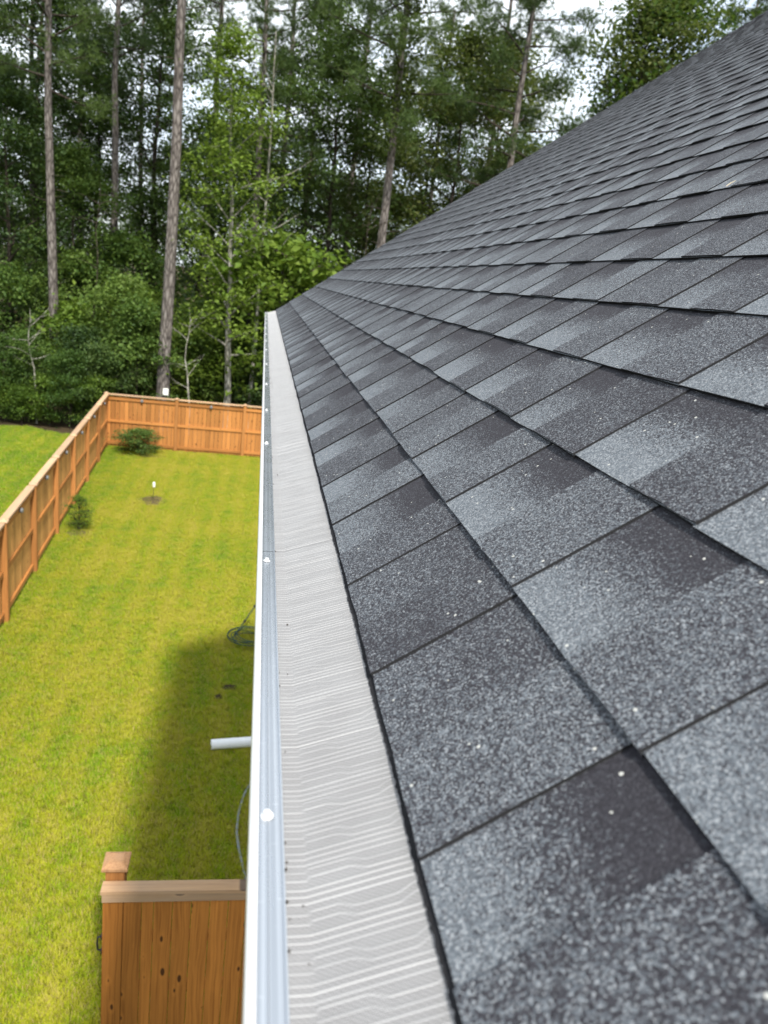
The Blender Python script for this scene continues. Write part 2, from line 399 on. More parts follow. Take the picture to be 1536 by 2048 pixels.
def scatter(name, poly, z, density, seed, smin, smax):
    me = bpy.data.meshes.new(name); me.from_pydata([(x, y, z) for x, y in poly], [], [tuple(range(len(poly)))])
    o = obj(name, me, kind='stuff')
    ng = bpy.data.node_groups.new(name, 'GeometryNodeTree')
    ng.interface.new_socket('Geometry', in_out='INPUT', socket_type='NodeSocketGeometry'); ng.interface.new_socket('Geometry', in_out='OUTPUT', socket_type='NodeSocketGeometry')
    gi = ng.nodes.new('NodeGroupInput'); go = ng.nodes.new('NodeGroupOutput')
    dp = ng.nodes.new('GeometryNodeDistributePointsOnFaces'); dp.inputs['Density'].default_value = density; dp.inputs['Seed'].default_value = seed
    ci = ng.nodes.new('GeometryNodeCollectionInfo'); ci.inputs['Collection'].default_value = tuft_col; ci.inputs['Separate Children'].default_value = True; ci.inputs['Reset Children'].default_value = True
    ip = ng.nodes.new('GeometryNodeInstanceOnPoints'); ip.inputs['Pick Instance'].default_value = True
    rr = ng.nodes.new('FunctionNodeRandomValue'); rr.data_type = 'FLOAT_VECTOR'; rr.inputs[0].default_value = (-.15, -.15, 0); rr.inputs[1].default_value = (.15, .15, 6.283)
    rs = ng.nodes.new('FunctionNodeRandomValue'); rs.data_type = 'FLOAT'; rs.inputs[2].default_value = smin; rs.inputs[3].default_value = smax
    L = ng.links.new
    L(gi.outputs[0], dp.inputs['Mesh']); L(dp.outputs['Points'], ip.inputs['Points']); L(ci.outputs[0], ip.inputs['Instance'])
    L(rr.outputs[0], ip.inputs['Rotation']); L(rs.outputs[1], ip.inputs['Scale']); L(ip.outputs[0], go.inputs[0])
    md = o.modifiers.new('scatter', 'NODES'); md.node_group = ng
    tag(o, 'short yellow green mown grass blades covering the ' + ('fenced back yard' if name == 'lawn_grass' else 'open lawn beyond the long fence'), 'grass')
    return o
scatter('lawn_grass', [(-3.5, 3.6), (2.2, 3.6), (2.2, 8), (2.2, 27.0), tuple((CORNER + BDIR * .1)[:2]), tuple((CORNER + LDIR * 22 + Vector((.05, 0, 0)))[:2])], .008, 900, 3, .75, 1.35)
scatter('neighbour_grass', nb[:-1] + [(-14, 27), (-12, 14), (-6, 8)] if False else [(-4.6, 12), (-5.2, 27.0)] + [p for p in nb[2:] if p[0] > -17] + [(-17, 20), (-9, 13)], .004, 420, 5, 1.0, 1.7)

# mulch ring round the young stake
def blob_sheet(name, c, rx, ry, m, z0, dome, kind=None):
    V = [(0, 0, dome)]; F = []; n = 22
    for ring, rr_ in ((1, .6), (2, 1.0)):
        for k in range(n):
            a = 2 * math.pi * k / n; j = rr_ * random.uniform(.85, 1.12)
            V.append((rx * j * math.cos(a), ry * j * math.sin(a), dome * (.7 if ring == 1 else -.05) * random.uniform(.6, 1.2)))
    for k in range(n):
        F.append((0, 1 + k, 1 + (k + 1) % n)); F.append((1 + k, 1 + n + k, 1 + n + (k + 1) % n, 1 + (k + 1) % n))
    me = bpy.data.meshes.new(name); me.from_pydata(V, [], F); me.materials.append(m); me.update()
    return obj(name, me, loc=(c[0], c[1], z0), kind=kind)
g = on_ground(305, 1003)
blob_sheet('mulch_ring', g, .38, .55, M_SOIL, .03, .035, 'structure')

# ------------------------------------------------------------------ house
PITCH = R(36.8066); CS, SN = math.cos(PITCH), math.sin(PITCH)
S_AX, N_AX = Vector((CS, 0, SN)), Vector((-SN, 0, CS))
A0, D0, ROOF_L = .11387, .31877, 7.438
E0 = Vector((A0, 0, CAM_H - D0)) - N_AX * .0082
ROOF_B = -2.4
EXPO, NC = .143, 58
house = thing('house', 'grey shingled house roof with white gutter at its eave', 'house', (0, 0, 0))
def rp(s, e, n): return E0 + S_AX * s + Vector((0, e, 0)) + N_AX * n
SLOPE = NC * EXPO + .1
# roof deck with starter strip: the body of the roof
b = MB()
def slab(mb, s0, s1, e0, e1, n0, n1, mi=0):
    v = [rp(s, e, n) for n in (n0, n1) for s, e in ((s0, e0), (s1, e0), (s1, e1), (s0, e1))]
    mb.add(v, [(3,2,1,0),(4,5,6,7),(0,1,5,4),(1,2,6,5),(2,3,7,6),(3,0,4,7)], mi)
slab(b, .03, SLOPE, ROOF_B, ROOF_L - .012, -.03, -.001)
nst = 3600
def strip_edge(mb):
    es = np.linspace(ROOF_B, ROOF_L - .004, nst); V = []; F = []
    for i_, e_ in enumerate(es):
        j_ = -.0052 + random.uniform(-.0007, .0007) + .0006 * math.sin(e_ * 31)
        V += [rp(.05, e_, .0035), rp(j_, e_, .0040 + random.uniform(-.0005, .0005)), rp(j_ + .001, e_, .0006)]
        if i_: q_ = 3 * i_; F += [(q_ - 3, q_ - 2, q_ + 1, q_), (q_ - 2, q_ - 1, q_ + 2, q_ + 1)]
    mb.add(V, [f_[::-1] for f_ in F])
strip_edge(b)
roof = obj('roof', b.mesh('roof', M_FELT), house)

# shingles: each piece runs from one tooth's near edge to the next: backing + raised tooth
def nb_(f): return .0070 - .0054 * f        # backing top, f = fraction up the exposure
class Piece: pass
def shingle_piece(e0, e1, e2, k, tone_t, tone_v, fine):
    s0 = k * EXPO; V = []; F = []; T = []
    jit = lambda a: random.uniform(-a, a)
    so = jit(.0012) if k else jit(.0004)
    rows = [0, .22, .5, .8, 1.12]
    def strip(ea, eb, th, bot, tones, cols):
        base = len(V); cs = [ea + (eb - ea) * c / cols for c in range(cols + 1)]
        edge = [jit(.0009) for _ in cs]; sa, sb = jit(.0012), jit(.0012)
        for r, f in enumerate(rows):
            for ci, c in enumerate(cs):
                ee = c + (sa * (f - .5) if ci == 0 else sb * (f - .5) if ci == cols else 0)
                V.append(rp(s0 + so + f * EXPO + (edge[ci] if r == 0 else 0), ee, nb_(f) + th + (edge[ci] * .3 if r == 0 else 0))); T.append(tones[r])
        w_ = cols + 1
        for r in range(len(rows) - 1):
            for c in range(cols): F.append((base + r*w_ + c, base + r*w_ + w_ + c, base + r*w_ + w_ + c + 1, base + r*w_ + c + 1)[::-1])
        # cut edges show bare black asphalt: butt edge and the two sides
        bb = len(V)
        for ci, c in enumerate(cs): V.append(V[base + ci].copy()); T.append(-1.5)
        for ci, c in enumerate(cs): V.append(rp(s0 + so + edge[ci] + .0006, c, nb_(0) + bot)); T.append(-1.5)
        for c in range(cols): F.append((bb + c, bb + c + 1, bb + w_ + c + 1, bb + w_ + c)[::-1])
        for side, ci in ((0, 0), (1, cols)):
            lb = len(V); o_ = .0008 if th > 0 else 0
            for f, r in ((0, 0), (1.12, len(rows) - 1)):
                V.append(V[base + r * w_ + ci].copy()); T.append(-1.5)
            for f in (0, 1.12): V.append(rp(s0 + so + f * EXPO, cs[ci] + (-o_ if side == 0 else o_), nb_(f) + bot)); T.append(-1.5)
            q = (lb, lb + 1, lb + 3, lb + 2)
            F.append(q if side == 0 else q[::-1])
    strip(e0 - .001, e2 + .001, 0, -.003, tone_v, max(2, fine))
    strip(e0, e1, .0019 + abs(jit(.0006)), .0002, tone_t, max(1, fine - 1))
    return V, F, T
def course_edges(k):
    fixed = {0: [.357, .575, .773, .985], 1: [.343, .582, .838, 1.06], 2: [.27, .519, .765, .99]}.get(k)
    rnd = random.Random(100 + k); steps = lambda: rnd.choice([.185, .2, .215, .235, .25, .27]) + rnd.uniform(-.012, .012)
    if not fixed: fixed = [rnd.uniform(.0, .25)]
    es = list(fixed)
    while es[0] > ROOF_B: es.insert(0, es[0] - steps())
    while es[-1] < ROOF_L: es.append(es[-1] + steps())
    return es
teeth_far = {0: {0: .458, 1: .68}, 1: {0: .451, 1: .704}}
pieces = []
for k in range(NC):
    es = course_edges(k); rnd = random.Random(900 + k)
    for a, c in zip(es[:-1], es[1:]):
        mid = a + (c - a) * rnd.uniform(.42, .58)
        if k == 0 and abs(a - .357) < .001: mid = .458
        if k == 1 and abs(a - .343) < .001: mid = .451
        if k == 1 and abs(a - .582) < .001: mid = .704
        lo = max(a, ROOF_B); hi = min(c, ROOF_L)
        if hi - lo < .01: continue
        mid = min(max(mid, lo + .004), hi - .003)
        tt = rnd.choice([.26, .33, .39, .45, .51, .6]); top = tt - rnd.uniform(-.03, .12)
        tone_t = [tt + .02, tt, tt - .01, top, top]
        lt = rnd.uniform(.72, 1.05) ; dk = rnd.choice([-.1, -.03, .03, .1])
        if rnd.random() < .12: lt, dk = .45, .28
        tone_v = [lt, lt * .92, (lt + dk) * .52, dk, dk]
        P = rp((k + .5) * EXPO, (lo + hi) / 2, 0) - Vector((0, 0, CAM_H))
        cc = (P.dot(right), P.dot(up), -P.dot(back))
        vis = cc[2] > .1 and abs(cc[0] / cc[2]) < .56 and abs(cc[1] / cc[2]) < .73
        pieces.append(((P.length if vis else 50 + P.length), lo, mid, hi, k, tone_t, tone_v))
pieces.sort(key=lambda p: p[0])
def tone_mesh(name, V, F, T):
    me = bpy.data.meshes.new(name); me.from_pydata(V, [], F); me.materials.append(M_SH)
    at_ = me.attributes.new('tone', 'FLOAT', 'POINT'); at_.data.foreach_set('value', np.array(T, np.float32)); me.update(); return me
rest = ([], [], [])
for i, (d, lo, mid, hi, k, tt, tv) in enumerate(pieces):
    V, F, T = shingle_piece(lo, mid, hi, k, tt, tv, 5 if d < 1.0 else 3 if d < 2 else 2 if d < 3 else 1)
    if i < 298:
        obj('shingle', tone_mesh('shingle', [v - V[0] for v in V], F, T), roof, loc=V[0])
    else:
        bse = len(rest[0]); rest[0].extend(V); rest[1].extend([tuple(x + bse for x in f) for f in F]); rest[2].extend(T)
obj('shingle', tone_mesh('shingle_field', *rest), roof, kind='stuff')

# rake trim and soffit, fascia, walls
b = MB(); slab(b, .0, SLOPE, ROOF_L - .035, ROOF_L + .004, -.02, -.0005); slab(b, .02, SLOPE, ROOF_L - .03, ROOF_L - .005, -.17, -.022)
obj('rake_board', b.mesh('rake_board', M_WHITE), house)
ridge = rp(SLOPE, 0, 0)
b = MB(); b.box(.145, .165, ROOF_B, ROOF_L - .04, 5.86, 6.075); obj('fascia', b.mesh('fascia', M_WHITE), house)
b = MB(); b.box(.166, .52, ROOF_B, ROOF_L - .04, 5.86, 5.875); obj('soffit', b.mesh('soffit', M_VINYL), house)
b = MB(); zt = 5.858
xr = ridge.x * 2 - .5
b.add([(.5, -6, 0), (xr, -6, 0), (xr, 7.1, 0), (.5, 7.1, 0), (.5, -6, zt), (xr, -6, zt), (xr, 7.1, zt), (.5, 7.1, zt), (ridge.x, -6, ridge.z - .12), (ridge.x, 7.1, ridge.z - .12)],
      [(0,1,5,8,4), (2,3,7,9,6), (0,4,7,3), (1,2,6,5)])
obj('wall', b.mesh('wall', M_SIDING), house)
b = MB(); p0, p1 = ridge, Vector((ridge.x * 2 - A0, 0, E0.z))
b.add([(p0.x, ROOF_B, p0.z), (p1.x, ROOF_B, p1.z), (p1.x, ROOF_L, p1.z), (p0.x, ROOF_L, p0.z), (p0.x, ROOF_B, p0.z - .03), (p1.x, ROOF_B, p1.z - .03), (p1.x, ROOF_L, p1.z - .03), (p0.x, ROOF_L, p0.z - .03)],
      [(0,1,2,3), (7,6,5,4), (0,4,5,1), (1,5,6,2), (2,6,7,3)])
obj('rear_roof_slope', b.mesh('rear_roof_slope', M_FELT), house)

# gutter: trough (own mesh) > guard frames, mesh screens, screws
Z0 = CAM_H - .353; GX0, GX1, GX2 = .0158, .0215, .0371
prof = [(GX1 + .0004, Z0 - .0002), (GX1 - .0004, Z0 + .0022), (GX1 - .0024, Z0 + .0032), (GX0 + .0016, Z0 + .0028), (GX0, Z0 + .0008), (GX0, Z0 - .018),
        (GX0 + .004, Z0 - .028), (GX0 + .012, Z0 - .05), (GX0 + .022, Z0 - .08), (GX0 + .03, Z0 - .1), (.142, Z0 - .1), (.1425, Z0 - .004)]
def extrude(pr, ya, yb, name, m, cuts=1, cap=False, sag=None):
    V = []; F = []; n = len(pr)
    for c in range(cuts + 1):
        y = ya + (yb - ya) * c / cuts
        for (x, z) in pr: V.append((x + (sag(y) if sag else 0), y, z))
    for c in range(cuts):
        for i in range(n - 1): F.append((c*n + i, c*n + i + 1, (c+1)*n + i + 1, (c+1)*n + i))
    me = bpy.data.meshes.new(name); me.from_pydata(V, [], F); me.materials.append(m); me.update(); return me
G_END = ROOF_L + .02
gutter = obj('gutter', extrude(prof, ROOF_B, G_END, 'gutter', M_WHITE, 24), house)
md = gutter.modifiers.new('thickness', 'SOLIDIFY'); md.thickness = .001; md.offset = 0
b = MB(); pr = [(x, z) for x, z in prof[3:]] 
b.add([(x, y, z) for y in (G_END - .001, G_END + .001) for x, z in pr], [tuple(range(len(pr))), tuple(range(2*len(pr) - 1, len(pr) - 1, -1))])
obj('gutter_end_cap', b.mesh('gutter_end_cap', M_WHITE), gutter)
PAN = 1.2192
zf = Z0 + .0034
fp = [(GX1 - .0002, zf + .0002), (GX1 + .0012, zf), (GX1 + .0042, zf), (GX1 + .0048, zf + .0007), (GX1 + .0056, zf + .0007), (GX1 + .0062, zf), (GX1 + .0102, zf + .0001),
      (GX2 - .0018, zf + .0002), (GX2 - .0012, zf + .0016), (GX2 + .0002, zf + .0016), (GX2 + .0006, zf + .0004)]
frame_me = extrude(fp, .0007, PAN - .0007, 'guard_frame', M_ALU, 6)
inner = rp(.003, 0, -.0004)
W0 = .0125
def screen_mesh():
    xs = np.concatenate([np.linspace(0, W0, 4), W0 + (inner.x - GX2 - W0) * np.linspace(0, 1, 26)[1:]])
    ys = np.arange(0, PAN + .0005, .00055); ys[-1] = PAN - .0004
    X, Y = np.meshgrid(xs, ys)
    slope = (inner.z - zf - .0012) / (inner.x - GX2 - W0)
    Z = np.where(X < W0, zf + .0008 + X * .03, zf + .0012 + (X - W0) * slope)
    H = np.zeros_like(Z); GR = np.zeros_like(Z)
    nper = 39; per = PAN / nper; lr = np.random.default_rng(3)
    for p in range(nper):
        y0 = p * per + lr.uniform(-.0012, .0012)
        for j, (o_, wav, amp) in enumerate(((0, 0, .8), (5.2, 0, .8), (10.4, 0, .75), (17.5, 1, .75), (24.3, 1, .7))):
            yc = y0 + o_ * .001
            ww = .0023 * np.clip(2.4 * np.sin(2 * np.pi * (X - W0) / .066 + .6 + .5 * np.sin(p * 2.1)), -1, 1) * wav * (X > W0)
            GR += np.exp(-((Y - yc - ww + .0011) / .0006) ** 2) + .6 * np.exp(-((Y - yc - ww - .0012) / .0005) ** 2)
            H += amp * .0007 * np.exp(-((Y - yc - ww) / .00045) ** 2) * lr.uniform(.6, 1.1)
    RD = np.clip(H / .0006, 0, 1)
    H += .0003 * np.sin(Y * 38 + 2 * np.sin(Y * 11)) * (X > W0) * np.clip((inner.x - GX2 - X) / .06, 0, 1)
    fade = np.clip((inner.x - GX2 - X) / .02, 0, 1) * np.clip(Y / .004, 0, 1) * np.clip((PAN - Y) / .004, 0, 1)
    Z = Z + H * fade * np.where(X < W0, .55, 1)
    V = np.stack([X + GX2, Y, Z], -1).reshape(-1, 3); nx = len(xs); ny = len(ys)
    i = np.arange(nx - 1)[None, :] + nx * np.arange(ny - 1)[:, None]
    Fq = np.stack([i, i + 1, i + nx + 1, i + nx], -1).reshape(-1, 4)
    me = mesh_np('mesh_screen', V, Fq, M_MESH, True)
    a_ = me.attributes.new('ridge', 'FLOAT', 'POINT'); a_.data.foreach_set('value', RD.ravel().astype(np.float32))
    a_ = me.attributes.new('groove', 'FLOAT', 'POINT'); a_.data.foreach_set('value', np.clip(GR, 0, 1).ravel().astype(np.float32)); return me
scr_me = screen_mesh()
def g_e(py, px):  # forward distance of a pixel on the gutter top
    d = ray(px, py); return d.y * (zf - CAM_H) / d.z
JOINT = g_e(1104, 548)
nneg = int((JOINT - ROOF_B) / PAN)
y = JOINT - nneg * PAN; idx = 0
while y < G_END - .05:
    ln = min(1.0, (G_END - .003 - y) / PAN)
    f = obj('guard_frame', frame_me, gutter, loc=(0, y, 0)); f.scale.y = ln
    f = obj('mesh_screen', scr_me, gutter, loc=(0, y, 0)); f.scale.y = ln
    y += PAN
# hex washer screws
b = MB(); n = 18
def disc(mb, r0, r1, z0, z1, n):
    v = [(r * math.cos(6.2832 * k / n), r * math.sin(6.2832 * k / n), z) for r, z in ((r0, z0), (r1, z1)) for k in range(n)]
    mb.add(v, [(k, (k+1) % n, n + (k+1) % n, n + k) for k in range(n)] + [tuple(range(n, 2*n))])
disc(b, .0046, .0042, 0, .0011, 18); disc(b, .0027, .0025, .0011, .0042, 6)
screw_me = b.mesh('screw', plain('painted_screw', (.52, .53, .54), .3, .6, .1, 300))
ys = [g_e(p, x) for p, x in ((1633, 520), (1122, 530), (887, 532), (821, 536), (769, 537), (729, 539), (700, 540))]
for q in ys: print('screw e', round(q, 2))
ys = [ys[0] - .55 * k for k in range(1, 5)] + ys
while ys[-1] < G_END - .5: ys.append(ys[-1] + .5)
for q in ys:
    if q < ROOF_B + .05: continue
    o = obj('screw', screw_me, gutter, loc=(GX1 + .0052, q, zf + .0002)); o.rotation_euler = (random.uniform(-.08, .08), -.1, random.uniform(0, 6))

b = MB()
for q_ in range(34):
    y_ = .3 + 3.2 * random.random() ** 1.6; x_ = GX2 + (random.choice((.0008, .001, .0014, .0022)) if q_ % 3 else random.uniform(.002, .012)); r_ = random.uniform(.0005, .0013)
    b.add([(x_ - r_, y_, zf + .0018), (x_ + r_ * .6, y_ - r_, zf + .0018), (x_ + r_ * .8, y_ + r_, zf + .0018), (x_, y_, zf + .0018 + r_ * 1.4)], [(0, 1, 3), (1, 2, 3), (2, 0, 3), (0, 2, 1)])
obj('grit', b.mesh('grit', M_CLOD), gutter, kind='stuff')

# ------------------------------------------------------------------ fences
def board(name, wx, wy, h, m, c=.004, z0=0.0):
    b = MB(); b.box(-wx/2, wx/2, -wy/2, wy/2, z0, h, c); return b.mesh(name, m)
picket_me = board('picket', .1345, .018, 1.78, M_WOOD, .003, .04)
picket_tan_lit = board('picket', .1345, .018, 1.78, M_WOOD_TAN_LIT, .003, .04)
post_me = board('post', .1, .1, 1.86, M_WOOD_POST)
b = MB(); b.box(-.068, .068, -.068, .068, 1.861, 1.885, .004); b.add([(-.06,-.06,1.8852),(.06,-.06,1.8852),(.06,.06,1.8852),(-.06,.06,1.8852),(0,0,1.925)], [(0,1,4),(1,2,4),(2,3,4),(3,0,4)])
cap_me = b.mesh('post_cap', M_WOOD_CAP)
def rail_mesh(name, ln, wz, wy, m):
    b = MB(); b.box(-wz/2, wz/2, -wy/2, wy/2, 0, ln, .003); return b.mesh(name, m)   # long axis is local z so the grain runs along it
BAY = 2.33
rail_me = rail_mesh('rail', BAY - .104, .088, .038, M_WOOD)
caprail_me = rail_mesh('cap_board', BAY - .104, .038, .14, M_WOOD_CAP)
def fence(name, label, start, d, first, nbay, inward, pk_me=None):
    """start: corner; d: run direction; inward: side of rails and posts (unit vector)"""
    ang = math.atan2(d.y, d.x)
    o = thing(name, label, 'fence', start, ang)
    loc_in = Matrix.Rotation(-ang, 3, 'Z') @ inward; sgn = 1 if loc_in.y > 0 else -1
    def lie(oo, x, y, z, flat):  # lay a z-long board along the run
        oo.location = (x, y, z); oo.rotation_euler = (0, R(90), 0)
    for k in range(nbay + 1):
        x = k * BAY
        if k >= first:
            p = obj('post', post_me, o, loc=(x, sgn * .06, 0)); obj('post_cap', cap_me, p)
        if k == nbay: break
        for z in (1.70, .93, .16):
            lie(obj('rail', rail_me, o), x + .052, sgn * .03, z, 0)
        lie(obj('cap_board', caprail_me, o), x + .052, sgn * .02, 1.842, 0)
        npk = 16; wdt = BAY / npk
        for i in range(npk):
            pk = obj('picket', pk_me or picket_me, o, loc=(x + wdt * (i + .5), -sgn * random.uniform(.0, .003), random.uniform(-.008, .004)))
            pk.rotation_euler.z = random.uniform(-.012, .012)
    return o
fence('wooden_fence', 'orange stained wooden fence run across the far end of the yard', CORNER, BDIR, 0, 4, Vector((0, -1, 0)))
fence('wooden_fence', 'long orange stained wooden fence run down the left side of the yard', CORNER, LDIR, 1, 8, Vector((1, 0, 0)), picket_tan_lit)

# short fence section close to the house
FE = 4.87
ff = thing('wooden_fence', 'short brown knotty fence section with a capped post right beside the white gutter', 'fence', (0, FE, 0))
xl = -.885; x = xl; i = 0; wid = [.152, .138, .09, .142, .142, .142, .142, .142, .142, .142]
ZT = 1.77
for wd in wid:
    b = MB(); b.box(0, wd - .005, 0, .018, .05, ZT - .1, .003)
    obj('picket', b.mesh('picket', M_WOOD_NEAR), ff, loc=(x, random.uniform(-.004, .002), 0)); x += wd
def laid(name, me, parent, x, y, z):
    o = obj(name, me, parent, loc=(x, y, z)); o.rotation_euler = (0, R(90), 0); return o
laid('trim_board', rail_mesh('trim_board', x - xl + .01, .075, .02, M_WOOD_CAP), ff, xl - .005, -.0125, ZT - .0385)
laid('cap_board', rail_mesh('cap_board', x - xl + .02, .03, .11, M_WOOD_CAP), ff, xl - .015, .025, ZT + .0155)
for z in (1.3, .8, .25): laid('rail', rail_mesh('rail', x - xl - .02, .088, .038, M_WOOD_NEAR), ff, xl + .01, .04, z)
bp = board('post', .14, .14, 1.89, M_WOOD_POST, .005)
b = MB(); b.box(-.096, .096, -.096, .096, 1.891, 1.925, .006); b.add([(-.088,-.088,1.9253),(.088,-.088,1.9253),(.088,.088,1.9253),(-.088,.088,1.9253),(-.05,-.05,1.948),(.05,-.05,1.948),(.05,.05,1.948),(-.05,.05,1.948)], [(0,1,5,4),(1,2,6,5),(2,3,7,6),(3,0,4,7),(4,5,6,7)])
bc = b.mesh('post_cap', make_wood('knotty_post_cap', (.36, .19, .085), (.23, .105, .045), .2))
for px in (xl + .07, x - .02):
    p = obj('post', bp, ff, loc=(px, .161, 0)); obj('post_cap', bc, p)
b = MB(); b.tube([(0, 0, .13), (-.03, 0, .12), (-.035, 0, .06), (-.03, 0, 0), (0, 0, -.01)], .008, 8); b.box(-.006, .002, -.018, .018, .11, .15); b.box(-.006, .002, -.018, .018, -.03, .01)
obj('gate_pull', b.mesh('gate_pull', M_BLACK), ff, loc=(xl - .003, .01, 1.21))

# small solar lamps hung under the fence caps
b = MB(); b.tube([(0, 0, -.03), (0, 0, .03)], .055, 16); b.box(-.02, .02, .0, .04, -.02, .02)
b2 = MB(); 
lamp_me = MB().tube([(0, 0, 0), (0, .012, 0), (0, .05, 0), (0, .055, 0)], [.035, .05, .05, .042], 16).mesh('fence_lamp', M_SOLAR)
lens_me = MB().tube([(0, .0552, 0), (0, .062, 0)], [.044, .036], 16).mesh('lens', plain('clear_lamp_lens', (.16, .165, .17), .3, .5, .05))
def fence_lamp(d, dist, inward, label):
    p = CORNER + d * dist + inward * .052; ang = math.atan2(inward.y, inward.x) - math.pi / 2
    o = thing('fence_lamp', label, 'fence light', (p.x, p.y, 1.70), ang, 'small round lights under the fence caps')
    obj('lamp_body', lamp_me, o); obj('lens', lens_me, o)
inL = Vector((-LDIR.y, LDIR.x, 0)); inL = inL if inL.x > 0 else -inL
inB = Vector((BDIR.y, -BDIR.x, 0)); inB = inB if inB.y < 0 else -inB
ordn = ['nearest the far corner', 'second from the far corner', 'third from the far corner', 'fourth from the far corner', 'fifth from the far corner', 'nearest the camera']
for k in range(6): fence_lamp(LDIR, BAY * (k + .5), inL, 'small round grey light on the left fence, ' + ordn[k])
for k in range(2): fence_lamp(BDIR, BAY * (k + .5), inB, 'small round grey light on the back fence, ' + ['left bay beside the corner', 'middle bay behind the lawn'][k])

# ------------------------------------------------------------------ foliage builders
def leaf_quads(P, size, up_bias=.6, flat=.35, asp=.55):
    """one folded kite per point"""
    n = len(P); P = np.asarray(P)
    nrm = rng.normal(size=(n, 3)); nrm[:, 2] = np.abs(nrm[:, 2]) * 1.2 + up_bias; nrm /= np.linalg.norm(nrm, axis=1, keepdims=True)
    d = rng.normal(size=(n, 3)); d[:, 2] -= .3; d -= nrm * (d * nrm).sum(1, keepdims=True); d /= np.linalg.norm(d, axis=1, keepdims=True)
    s = np.cross(nrm, d); L_ = size * rng.uniform(.6, 1.35, (n, 1)); W_ = L_ * asp * rng.uniform(.8, 1.2, (n, 1))
    v0 = P; v1 = P + d * L_ * .45 + s * W_ * .5 + nrm * L_ * .1; v2 = P + d * L_ - nrm * L_ * .08; v3 = P + d * L_ * .45 - s * W_ * .5 + nrm * L_ * .1
    V = np.stack([v0, v1, v2, v3], 1).reshape(-1, 3); b = np.arange(n)[:, None] * 4
    F = np.concatenate([b + [0, 1, 2], b + [0, 2, 3]])
    return V, F
def limb(mb, p, d, ln, r, droop, nseg=5, n=6, mi=0):
    pts = [Vector(p)]; d = Vector(d).normalized(); q = Vector(p)
    for i in range(nseg):
        d = (d + Vector((random.uniform(-.16, .16), random.uniform(-.16, .16), droop + random.uniform(-.08, .08)))).normalized()
        q = q + d * (ln / nseg); pts.append(q.copy())
    mb.tube(pts, [r * (1 - .85 * i / nseg) for i in range(nseg + 1)], n, False, mi); return pts
def trunk_pts(h, wob, seg=10, lean=0.0):
    pts = []; x = y = 0.0
    for i in range(seg + 1):
        pts.append(Vector((x + lean * i / seg * h, y, h * i / seg))); x += random.uniform(-wob, wob); y += random.uniform(-wob, wob)
    return pts
def along(pts, f):
    f = f * (len(pts) - 1); i = min(int(f), len(pts) - 2); return pts[i].lerp(pts[i+1], f - i)
def broadleaf(name, seed, h, base, rad, r0, nl, leaf, n_leaf, m_leaf, m_bark, top=.25, clump=.42, upb=.55, forks=0):
    """returns trunk mesh, crown mesh"""
    random.seed(seed); mb = MB(); tp = trunk_pts(h, h * .008)
    mb.tube(tp, [max(.012, r0 * (1 - .93 * i / 10) * (1.25 if i == 0 else 1)) for i in range(11)], 9, False)
    tips = []
    for i in range(nl):
        f = base + (1 - base) * (i + random.random()) / nl; p = along(tp, min(f, .99))
        prof = math.sin(math.pi * min(1, (f - base) / (1 - base) * .8 + .2)) ** .6 * (1 - top * (f > .8))
        ln = rad * prof * random.uniform(.55, 1.15); az = i * 2.4 + random.uniform(-.5, .5); el = R(random.uniform(8, 42) + 25 * (f - base))
        d = (math.cos(az) * math.cos(el), math.sin(az) * math.cos(el), math.sin(el))
        lp = limb(mb, p, d, ln, max(.012, r0 * .34 * (1 - f) + .012), -.03)
        tips += [(lp[-1], 1.0), (lp[-2], .8)]
        for j in range(random.randint(3, 6)):
            q = along(lp, random.uniform(.3, .95)); az2 = az + random.choice((-1, 1)) * random.uniform(.4, 1.2); e2 = R(random.uniform(-15, 40))
            sl = ln * random.uniform(.22, .5)
            sp = limb(mb, q, (math.cos(az2) * math.cos(e2), math.sin(az2) * math.cos(e2), math.sin(e2)), sl, .012, -.05, 3, 4)
            tips += [(sp[-1], 1.0), (sp[-2], .8), (sp[1], .6)]
    wts = np.array([t[1] for t in tips]) * rng.uniform(.3, 1.7, len(tips)); wts /= wts.sum()
    cnt = rng.multinomial(n_leaf, wts); P = []
    for (t, _), c in zip(tips, cnt):
        sg = clump * rng.uniform(.6, 1.3)
        P.append(np.array(t) + rng.normal(size=(c, 3)) * [sg, sg, sg * .5])
    P = np.concatenate(P); P[:, 2] = np.maximum(P[:, 2], .08)
    V, F = leaf_quads(P, leaf, upb)
    return mb.mesh(name + '_trunk', m_bark, True), mesh_np(name + '_crown', V, F, m_leaf)
